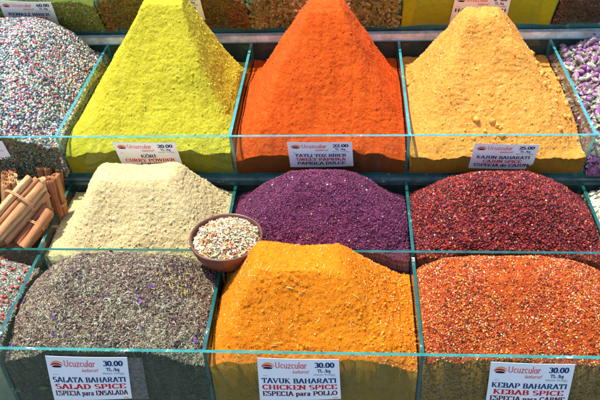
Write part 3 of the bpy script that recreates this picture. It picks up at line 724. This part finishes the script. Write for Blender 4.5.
# ------------------------------------------------------------------ clay bowl with flakes
BC = atz(226, 236.5, -.727); BR = .0560
root = empty('clay_bowl', (BC[0], BC[1], -.7735)); tag(root, 'small round brown clay bowl of vegetable flakes resting on the glass rims', 'bowl')
prof = [(.0, -.7735), (.030, -.7735), (.0315, -.7725), (.0330, -.770), (.0425, -.7605), (.0500, -.748), (.0545, -.735), (.0560, -.7285), (.0556, -.7265), (.0540, -.7255), (.0522, -.7268), (.0510, -.735), (.0460, -.750), (.030, -.764), (.0, -.766)]
V = []; F = []; nA = 72
for (r_, z_) in prof:
    for j in range(nA):
        t = j / nA * 2 * math.pi; rr = r_ * (1 + .006 * math.sin(2 * t + 1) + .004 * math.sin(5 * t)); V.append((BC[0] + rr * math.cos(t), BC[1] + rr * math.sin(t), z_ + .0004 * math.sin(3 * t)))
for i in range(len(prof) - 1):
    for j in range(nA): F.append((i * nA + j, i * nA + (j + 1) % nA, (i + 1) * nA + (j + 1) % nA, (i + 1) * nA + j))
mesh_obj('bowl_body', np.array(V), F, M['clay'], root, smooth=True)
n = 3200; rr = .0495 * np.sqrt(rng.uniform(0, 1, n)); tt = rng.uniform(0, 6.283, n)
zz = -.7340 + .017 * (1 - (rr / .0495) ** 2) + rng.uniform(-.003, .003, n)
pts = np.stack([BC[0] + rr * np.cos(tt), BC[1] + rr * np.sin(tt), zz], 1)
nn = nrm([0, 0, 1]) * np.ones((n, 1))
bf = grains('vegetable_flakes', pts, nn, LEAVES + NEEDLES[:4] + LEAVES, (.0014, .0042), [(.74, .68, .44), (.64, .64, .42), (.72, .30, .09), (.50, .06, .03), (.26, .38, .12), (.74, .70, .58), (.74, .46, .16)], [7, 2.0, 2.6, 1.2, .7, 4, 2.6], M['flake'], None, 0, align=1.4, kind='stuff')
tag(bf, 'white, orange and green dried vegetable flakes filling the clay bowl', 'vegetable flakes')
n = 900; V_, F_ = uvball(24, 12, 0); V_ = V_ * np.array([.0495, .0495, .010]) + np.array([BC[0], BC[1], -.7365])
mesh_obj('flake_core', V_, F_, P('flake dust', (.55, .42, .22)), parent=bf)

# ------------------------------------------------------------------ lettering
def arc(cx, cy, rx, ry, a0, a1, n=9):
    return [(cx + rx * math.cos(math.radians(a0 + (a1 - a0) * i / n)), cy + ry * math.sin(math.radians(a0 + (a1 - a0) * i / n))) for i in range(n + 1)]
# glyph: (advance width, strokes, serifs); strokes as point lists, cap height 1
def S(*p): return list(p)
G = {
 'A': (.80, [S((.08, 0), (.38, 1), (.42, 1)), S((.40, 1), (.70, 0)), S((.19, .33), (.58, .33))], [(.08, 0), (.70, 0)]),
 'B': (.74, [S((.17, 0), (.17, 1)), S((.17, .97), (.38, .97)) + arc(.38, .74, .20, .23, 90, -90), S((.17, .51), (.38, .51)), S((.38, .51)) + arc(.38, .27, .25, .24, 90, -90) + S((.17, .03))], [(.17, 0), (.17, 1)]),
 'C': (.76, [arc(.42, .5, .32, .47, 50, 310, 14)], [(.63, .86), (.63, .14)]),
 'D': (.80, [S((.17, 0), (.17, 1)), S((.17, .97), (.34, .97)) + arc(.34, .5, .34, .47, 90, -90, 12) + S((.17, .03))], [(.17, 0), (.17, 1)]),
 'E': (.70, [S((.17, 0), (.17, 1)), S((.17, .965), (.60, .965), (.60, .78)), S((.17, .5), (.47, .5)), S((.17, .035), (.62, .035), (.62, .24))], [(.17, 0), (.17, 1)]),
 'H': (.86, [S((.17, 0), (.17, 1)), S((.67, 0), (.67, 1)), S((.17, .5), (.67, .5))], [(.17, 0), (.17, 1), (.67, 0), (.67, 1)]),
 'I': (.40, [S((.19, 0), (.19, 1))], [(.19, 0), (.19, 1)]),
 'J': (.55, [S((.34, 1), (.34, .25), (.28, .07), (.14, .04), (.08, .2))], [(.34, 1)]),
 'K': (.82, [S((.17, 0), (.17, 1)), S((.62, 1), (.22, .45)), S((.32, .58), (.68, 0))], [(.17, 0), (.17, 1), (.62, 1), (.68, 0)]),
 'L': (.68, [S((.17, 0), (.17, 1)), S((.17, .035), (.60, .035), (.60, .26))], [(.17, 0), (.17, 1)]),
 'M': (.98, [S((.15, 0), (.15, 1)), S((.15, 1), (.46, .1)), S((.46, .1), (.77, 1)), S((.80, 0), (.80, 1))], [(.15, 0), (.15, 1), (.80, 0), (.80, 1)]),
 'N': (.84, [S((.15, 0), (.15, 1)), S((.15, 1), (.67, .05)), S((.67, 0), (.67, 1))], [(.15, 0), (.15, 1), (.67, 1)]),
 'O': (.80, [arc(.40, .5, .31, .47, 0, 360, 20)], []),
 'P': (.72, [S((.17, 0), (.17, 1)), S((.17, .97), (.38, .97)) + arc(.38, .71, .24, .26, 90, -90) + S((.17, .45))], [(.17, 0), (.17, 1)]),
 'R': (.80, [S((.17, 0), (.17, 1)), S((.17, .97), (.38, .97)) + arc(.38, .73, .22, .24, 90, -90) + S((.17, .49)), S((.38, .49), (.66, 0))], [(.17, 0), (.17, 1), (.66, 0)]),
 'S': (.66, [arc(.32, .74, .22, .23, 40, 250, 9) + arc(.32, .27, .24, .24, 70, -140, 9)], []),
 'T': (.74, [S((.36, 0), (.36, 1)), S((.07, .78), (.07, .965), (.65, .965), (.65, .78))], [(.36, 0)]),
 'U': (.82, [S((.17, 1), (.17, .3)) + arc(.41, .3, .24, .27, 180, 360, 9) + S((.65, 1))], [(.17, 1), (.65, 1)]),
 'V': (.78, [S((.08, 1), (.38, .0)), S((.38, 0), (.68, 1))], [(.08, 1), (.68, 1)]),
 'W': (1.08, [S((.08, 1), (.32, 0)), S((.32, 0), (.53, 1)), S((.53, 1), (.76, 0)), S((.76, 0), (.98, 1))], [(.08, 1), (.53, 1), (.98, 1)]),
 'X': (.78, [S((.1, 1), (.66, 0)), S((.66, 1), (.1, 0))], [(.1, 1), (.66, 1), (.1, 0), (.66, 0)]),
 'Y': (.78, [S((.08, 1), (.38, .5), (.38, 0)), S((.38, .5), (.68, 1))], [(.08, 1), (.68, 1), (.38, 0)]),
 'Z': (.70, [S((.08, .8), (.08, .965), (.60, .965), (.08, .035), (.62, .035), (.62, .24))], []),
 '0': (.62, [arc(.30, .5, .22, .47, 0, 360, 18)], []),
 '1': (.50, [S((.12, .82), (.26, 1), (.26, 0))], [(.26, 0)]),
 '2': (.62, [arc(.30, .72, .21, .25, 170, -30, 8) + S((.08, .05), (.54, .05), (.54, .2))], []),
 '3': (.60, [arc(.27, .74, .20, .23, 150, -90, 8), arc(.27, .27, .23, .24, 90, -150, 8)], []),
 '4': (.62, [S((.40, 0), (.40, 1), (.06, .32), (.58, .32))], [(.40, 0)]),
 '5': (.60, [S((.50, .965), (.14, .965), (.12, .56)) + arc(.27, .32, .23, .29, 110, -150, 9)], []),
 '6': (.62, [S((.50, .9), (.22, .8)) + arc(.30, .3, .22, .27, 160, 520, 16)], []),
 '9': (.62, [arc(.30, .7, .22, .27, 0, 360, 14), S((.52, .7), (.46, .3), (.14, .06))], []),
 '.': (.28, [S((.12, 0), (.12, .16))], []), ',': (.28, [S((.14, .14), (.08, -.14))], []),
 '/': (.40, [S((.04, -.1), (.34, 1))], []), ' ': (.36, [], []), ':': (.28, [S((.12, 0), (.12, .15)), S((.12, .45), (.12, .6))], []),
 'p': (.62, [S((.14, -.28), (.14, .68)), S((.14, .5)) + arc(.31, .34, .20, .32, 130, -130, 10) + S((.14, .15))], [(.14, -.28), (.14, .68)]),
 'a': (.58, [S((.12, .55), (.24, .67), (.40, .6), (.41, 0)), arc(.26, .19, .15, .17, 60, 300, 8) + S((.41, .12)), S((.41, .02), (.5, .04))], []),
 'r': (.48, [S((.15, 0), (.15, .68)), S((.15, .45), (.28, .66), (.42, .62))], [(.15, 0), (.15, .68)]),
 'd': (.62, [S((.44, 0), (.44, 1)), arc(.27, .34, .18, .32, 50, 310, 10)], [(.44, 1), (.44, 0)]),
 'e': (.56, [S((.10, .37), (.46, .37)) + arc(.28, .35, .19, .31, 10, 310, 11)], []),
 'k': (.62, [S((.14, 0), (.14, 1)), S((.46, .66), (.2, .32)), S((.26, .4), (.52, 0))], [(.14, 0), (.14, 1), (.52, 0)]),
 'g': (.56, [arc(.26, .38, .17, .28, 0, 360, 12), S((.43, .62), (.43, -.1), (.3, -.28), (.1, -.2))], []),
 'n': (.62, [S((.14, 0), (.14, .68)), S((.14, .5), (.3, .66), (.44, .55), (.44, 0))], [(.14, 0), (.44, 0)]),
 's': (.46, [arc(.22, .5, .13, .15, 40, 250, 6) + arc(.22, .18, .15, .16, 70, -140, 6)], []),
 'i': (.32, [S((.14, 0), (.14, .68)), S((.14, .84), (.14, .98))], [(.14, 0)]),
 'y': (.56, [S((.08, .68), (.27, .05)), S((.46, .68), (.2, -.25), (.06, -.24))], []),
 'u': (.62, [S((.14, .68), (.14, .15), (.26, .03), (.44, .15)), S((.44, .68), (.44, 0))], []),
 'M_': (.9, [], []),
}
G['Ö'] = (G['O'][0], G['O'][1] + [S((.27, 1.1), (.27, 1.24)), S((.53, 1.1), (.53, 1.24))], [])
G['İ'] = (G['I'][0], G['I'][1] + [S((.19, 1.1), (.19, 1.24))], G['I'][2])
# round monoline letters of the wordmark
LG = {
 'U': (.78, [S((.12, 1), (.12, .3)) + arc(.37, .3, .25, .27, 180, 360, 8) + S((.62, 1))]),
 'c': (.52, [arc(.29, .35, .20, .31, 50, 310, 9)]),
 'u': (.58, [S((.11, .68), (.11, .22)) + arc(.28, .22, .17, .19, 180, 360, 7) + S((.45, .68)), S((.45, .68), (.45, 0))]),
 'z': (.52, [S((.08, .65), (.42, .65), (.08, .03), (.44, .03))]),
 'l': (.24, [S((.11, 0), (.11, 1.05))]),
 'a': (.60, [arc(.28, .34, .19, .31, 0, 360, 14), S((.47, .68), (.47, 0))]),
 'r': (.42, [S((.11, 0), (.11, .68)), S((.11, .42), (.22, .62), (.38, .66))]),
 'b': (.50, [S((.10, 1.0), (.10, .05)), arc(.27, .3, .16, .26, 0, 360, 12)]),
 'h': (.50, [S((.10, 1.05), (.10, 0)), S((.10, .4), (.25, .6), (.38, .5), (.38, 0))]),
 't': (.36, [S((.16, 1.0), (.16, .1), (.3, .02)), S((.02, .66), (.32, .66))]),
}
def text_mesh(txt, font, h, slantx=0, bold=1.0, mono=None):
    """returns list of quads (each 4 xy points) and total width"""
    quads = []; x = 0
    for ch in txt:
        gl = font.get(ch)
        if gl is None: gl = (.5, [], [])
        for st in gl[1]:
            for i in range(len(st) - 1):
                (ax_, ay_), (bx_, by_) = st[i], st[i + 1]; dx, dy = bx_ - ax_, by_ - ay_; l = math.hypot(dx, dy)
                if l < 1e-6: continue
                w = (mono if mono else (.085 + .115 * abs(dy) / l)) * bold / 2
                if len(st) == 2 and mono is None and dx * dy > 0 and abs(dx) > .15 and abs(dy) > .4: w *= .55   # thin diagonal
                nx_, ny_ = -dy / l * w, dx / l * w; ex, ey = dx / l * w * .35, dy / l * w * .35
                if not mono and len(st) == 2: ex = ey = 0
                quads.append([(x + ax_ - ex + nx_, ay_ - ey + ny_), (x + ax_ - ex - nx_, ay_ - ey - ny_), (x + bx_ + ex - nx_, by_ + ey - ny_), (x + bx_ + ex + nx_, by_ + ey + ny_)])
        if len(gl) > 2:
            for (sx, sy) in gl[2]:
                y0_, y1_ = (sy, sy + .07) if sy < .3 else (sy - .07, sy)
                quads.append([(x + sx - .16, y0_), (x + sx + .16, y0_), (x + sx + .16, y1_), (x + sx - .16, y1_)])
        x += gl[0]
    q = np.array(quads) * h
    q[:, :, 0] += slantx * q[:, :, 1]
    return q, x * h
def card(name_label, corners, lines, price, reverse_y=None):
    """corners: tl,tr,bl,br points in space; lines: [(text, ink)]"""
    tl, tr, bl, br = [np.array(c_, float) for c_ in corners]
    nrmv = nrm(np.cross(tr - tl, bl - tl)); 
    if nrmv[1] > 0: nrmv = -nrmv
    W = np.linalg.norm(tr - tl); H = np.linalg.norm(bl - tl)
    def mp(u, v, d=0):   # u right 0..1, v up 0..1, gently bowed card
        p_ = (bl * (1 - u) + br * u) * (1 - v) + (tl * (1 - u) + tr * u) * v
        return p_ + nrmv * (d + .0012 * math.sin(math.pi * u) + .0006 * math.sin(math.pi * v))
    root = empty('price_card', mp(.5, 0)); tag(root, name_label, 'price card', 'printed price cards on the glass fronts')
    nU, nV = 16, 8; V = []; F = []
    for d in (0, -.0004):
        for j in range(nV + 1):
            for i in range(nU + 1): V.append(mp(i / nU, j / nV, d))
    K = (nU + 1) * (nV + 1)
    for j in range(nV):
        for i in range(nU):
            a_ = j * (nU + 1) + i; q_ = (a_, a_ + 1, a_ + nU + 2, a_ + nU + 1); F.append(q_); F.append(tuple(k_ + K for k_ in q_[::-1]))
    bd = [i for i in range(nU + 1)] + [j * (nU + 1) + nU for j in range(1, nV + 1)] + [nV * (nU + 1) + i for i in range(nU - 1, -1, -1)] + [j * (nU + 1) for j in range(nV - 1, 0, -1)]
    for a_, b_ in zip(bd, bd[1:] + bd[:1]): F.append((a_, a_ + K, b_ + K, b_))
    mesh_obj('card', np.array(V), F, M['paper'], root)
    def put(nm, quads, ink, x_, y_):
        V = []; F = []; k_ = 0
        for qd in quads:
            nseg = 1; b0 = len(V)
            for (px_, py_) in qd: V.append(mp((x_ + px_) / W, (y_ + py_) / H, .00022 + .000012 * (k_ % 9)))
            F.append((b0, b0 + 1, b0 + 2, b0 + 3)); k_ += 1
        mesh_obj(nm, np.array(V), F, M[ink], root)
    def line(nm, txt, ink, font, h, xc, yb, wmax=None, anchor='c', **kw):
        q, w = text_mesh(txt, font, h, **kw)
        fx = 1
        if wmax: fx = wmax / w
        q[:, :, 0] *= fx; w *= fx
        x_ = xc - w / 2 if anchor == 'c' else xc
        put(nm, q, ink, x_, yb)
    # emblem: fanned crescent with dark base
    def cres(cx, cy, rx, ry, off, n=10):
        qs = []
        for i in range(n):
            t0, t1 = math.pi * i / n, math.pi * (i + 1) / n
            f0, f1 = [(cx - rx * math.cos(t), cy + ry * math.sin(t)) for t in (t0, t1)]
            g0, g1 = [(cx - rx * math.cos(t), cy + ry * off * math.sin(t)) for t in (t0, t1)]
            qs.append([g0, g1, f1, f0])
        return np.array(qs)
    put('emblem', cres(.128 * W, .795 * H, .085 * W, .115 * H, .72), 'ink_orange', 0, 0)
    put('emblem', cres(.120 * W, .790 * H, .075 * W, .078 * H, .45), 'ink_red', 0, 0)
    put('emblem', cres(.122 * W, .780 * H, .060 * W, .034 * H, -.5), 'ink_black', 0, 0)
    line('wordmark', 'Ucuzcular', 'ink_pink', LG, .135 * H, .215 * W, .79 * H, .39 * W, 'l', mono=.13)
    line('wordmark', 'baharat', 'ink_pink', LG, .075 * H, .42 * W, .675 * H, .20 * W, 'l', mono=.11, slantx=.35)
    line('price_text', price, 'ink_blue', G, .115 * H, .82 * W, .81 * H, .24 * W, bold=1.15)
    line('unit_text', 'TL /kg', 'ink_blue', G, .075 * H, .81 * W, .695 * H, .16 * W)
    line('origin_text', 'Mensei: Turkiye', 'ink_grey', G, .036 * H, .81 * W, .625 * H, .26 * W)
    put('ruled_line', np.array([[(.06 * W, .60 * H), (.95 * W, .60 * H), (.95 * W, .611 * H), (.06 * W, .611 * H)]]), 'ink_grey', 0, 0)
    ys_ = [.435, .275, .115]
    for (t_, ink), yb in zip(lines, ys_):
        n_ = sum(G.get(c_, (.5,))[0] for c_ in t_) * .115 * H
        line('title_text', t_, ink, G, .115 * H, .5 * W, yb * H, min(.92 * W, n_ * 1.22), bold=1.0)
    put('corner_mark', np.array([[(.90 * W, .03 * H), (.965 * W, .03 * H), (.965 * W, .05 * H), (.90 * W, .05 * H)]]), 'ink_orange', 0, 0)
    return root
def px_corners(pl, p0, n): return [onplane(a_, b_, p0, n) for a_, b_ in pl]
def film_mat():
    m, nt, out = mat('clear plastic film'); L = nt.links.new
    t = N(nt, 'ShaderNodeBsdfTransparent'); gl = N(nt, 'ShaderNodeBsdfGlossy'); gl.inputs['Roughness'].default_value = .12
    d = N(nt, 'ShaderNodeBsdfDiffuse'); d.inputs[0].default_value = (.75, .78, .74, 1)
    tc = N(nt, 'ShaderNodeTexCoord'); n = N(nt, 'ShaderNodeTexNoise'); n.inputs['Scale'].default_value = 160; n.inputs['Detail'].default_value = 6; L(tc.outputs['Object'], n.inputs['Vector'])
    mr = N(nt, 'ShaderNodeMapRange'); L(n.outputs['Fac'], mr.inputs[0]); mr.inputs[1].default_value = .35; mr.inputs[2].default_value = .7; mr.inputs[3].default_value = .015; mr.inputs[4].default_value = .09
    m1 = N(nt, 'ShaderNodeMixShader'); L(mr.outputs[0], m1.inputs[0]); L(t.outputs[0], m1.inputs[1]); L(d.outputs[0], m1.inputs[2])
    m2 = N(nt, 'ShaderNodeMixShader'); m2.inputs[0].default_value = .07; L(m1.outputs[0], m2.inputs[1]); L(gl.outputs[0], m2.inputs[2]); L(m2.outputs[0], out.inputs[0]); return m
M['film'] = film_mat()
def sleeve(root, corners):
    c4 = [np.array(c_, float) for c_ in corners]; V = []; nv = 10
    for d in (0, .0002):
        for j in range(nv + 1):
            for (a_, b_) in ((c4[0], c4[2]), (c4[1], c4[3])):
                V.append(a_ + (b_ - a_) * j / nv - np.array([0, d + .0006 + .0004 * math.sin(j * 1.7), 0]))
    K = 2 * (nv + 1); F = []
    for j in range(nv): F += [(2 * j, 2 * j + 1, 2 * j + 3, 2 * j + 2), (K + 2 * j + 2, K + 2 * j + 3, K + 2 * j + 1, K + 2 * j), (2 * j, 2 * j + 2, K + 2 * j + 2, K + 2 * j), (2 * j + 1, K + 2 * j + 1, K + 2 * j + 3, 2 * j + 3)]
    mesh_obj('clear_sleeve', np.array(V), F, M['film'], root)
B_, R2_, D_ = 'ink_blue', 'ink_red', 'ink_brown'
F4 = (np.array([0, .6475, -.8]), np.array([0, 1., 0]))
salad_card = card('white card reading salad spice on the glass of the front left bin', px_corners([(45, 356), (127, 357.5), (54.5, 400), (132, 398.5)], *F4), [('SALATA BAHARATI', B_), ('SALAD SPICE', R2_), ('ESPECIA para ENSALADA', D_)], '30.00')
sleeve(salad_card, px_corners([(127.3, 357.5), (142, 357.5), (132.5, 399), (149, 399)], *F4))
chicken_card = card('white card reading chicken spice on the glass of the front middle bin', px_corners([(257, 358), (339, 359.5), (260, 400), (341, 399)], *F4), [('TAVUK BAHARATI', B_), ('CHICKEN SPICE', R2_), ('ESPECIA para POLLO', D_)], '30.00')
card('white card reading kebab spice on the glass of the front right bin', px_corners([(491, 362), (575.5, 364.5), (485.5, 404), (566, 406.5)], *F4), [('KEBAP BAHARATI', B_), ('KEBAB SPICE', R2_), ('ESPECIA para CARNE', D_)], '30.00')
n2 = nrm([0, .102, .025]); F2 = (np.array([0, 1.0145, -.668]), n2)
card('white card reading curry powder on the glass below the curry pyramid', px_corners([(112, 142), (175, 142.5), (124, 168), (183.5, 167)], *F2), [('KÖRİ', B_), ('CURRY POWDER', R2_), ('CURRY', D_)], '20.00')
card('white card reading sweet paprika on the glass below the paprika pyramid', px_corners([(287, 142), (352, 142), (290.5, 167), (353.5, 166)], *F2), [('TATLI TOZ BİBER', B_), ('SWEET PAPRIKA', R2_), ('PAPRICA DULCE', D_)], '22.00')
card('white card reading cajun spice on the glass below the cajun heap', px_corners([(475, 143.5), (540, 144.5), (468, 168), (531, 169)], *F2), [('KAJUN BAHARATI', B_), ('CAJUN SPICE', R2_), ('ESPECIA de CAJUN', D_)], '25.00')
card('white card cut off by the photo edge below the peppercorns', px_corners([(-66, 141), (2, 141), (-48, 166), (16, 165)], *F2), [('RENKLİ BİBER', B_), ('MIX PEPPER', R2_), ('PIMIENTA MEZCLADA', D_)], '45.00')
n1 = nrm([0, .117, .057]); F1 = (np.array([0, 1.3285, -.538]), n1)
card('white card behind the top of the peppercorn heap', px_corners([(-2, 0.5), (51, 2), (8, 25), (59.5, 25)], *F1), [('RENKLİ BİBER', B_), ('PEPPER MIX', R2_), ('PIMIENTA', D_)], '60.00')
card('white card half hidden behind the curry pyramid top', px_corners([(142, -6), (199, -5), (150, 20), (205.5, 20)], *F1), [('KARABAŞ OTU', B_), ('LAVENDER', R2_), ('LAVANDA', D_)], '90.00')
card('white card half hidden behind the paprika pyramid top', px_corners([(290, -6), (349, -6), (295, 24), (353, 24)], *F1), [('KABAK', B_), ('SEEDS', R2_), ('SEMILLAS', R2_)], '35.00')
card('white card behind the top of the cajun heap', px_corners([(456, -6), (512, -5), (449, 24), (505, 24)], *F1), [('HARDAL TOZU', B_), ('MUSTARD', R2_), ('MOSTAZA', D_)], '28.00')

# ------------------------------------------------------------------ light
sd = np.array([-.29, .10, .94]); sd = nrm(sd)
ld = bpy.data.lights.new('sun', 'SUN'); ld.energy = 3.2; ld.angle = math.radians(.5); ld.color = (1, .96, .89)
lo = bpy.data.objects.new('sun', ld); COL.objects.link(lo)
lo.rotation_euler = Vector(sd).to_track_quat('Z', 'Y').to_euler()
w = bpy.data.worlds.new('World'); SC.world = w; w.use_nodes = True
nt = w.node_tree; bg = nt.nodes['Background']
sky = nt.nodes.new('ShaderNodeTexSky'); sky.sky_type = 'NISHITA'; sky.sun_disc = False
sky.sun_elevation = math.asin(sd[2]); sky.sun_rotation = math.atan2(sd[0], sd[1])
nt.links.new(sky.outputs[0], bg.inputs[0]); bg.inputs[1].default_value = .15
SC.view_settings.view_transform = 'Standard'; SC.view_settings.look = 'None'; SC.view_settings.gamma = 1
SC.view_settings.exposure = 1.2
SC.cycles.transparent_max_bounces = 32; SC.cycles.max_bounces = 8
SC.cycles.caustics_reflective = False
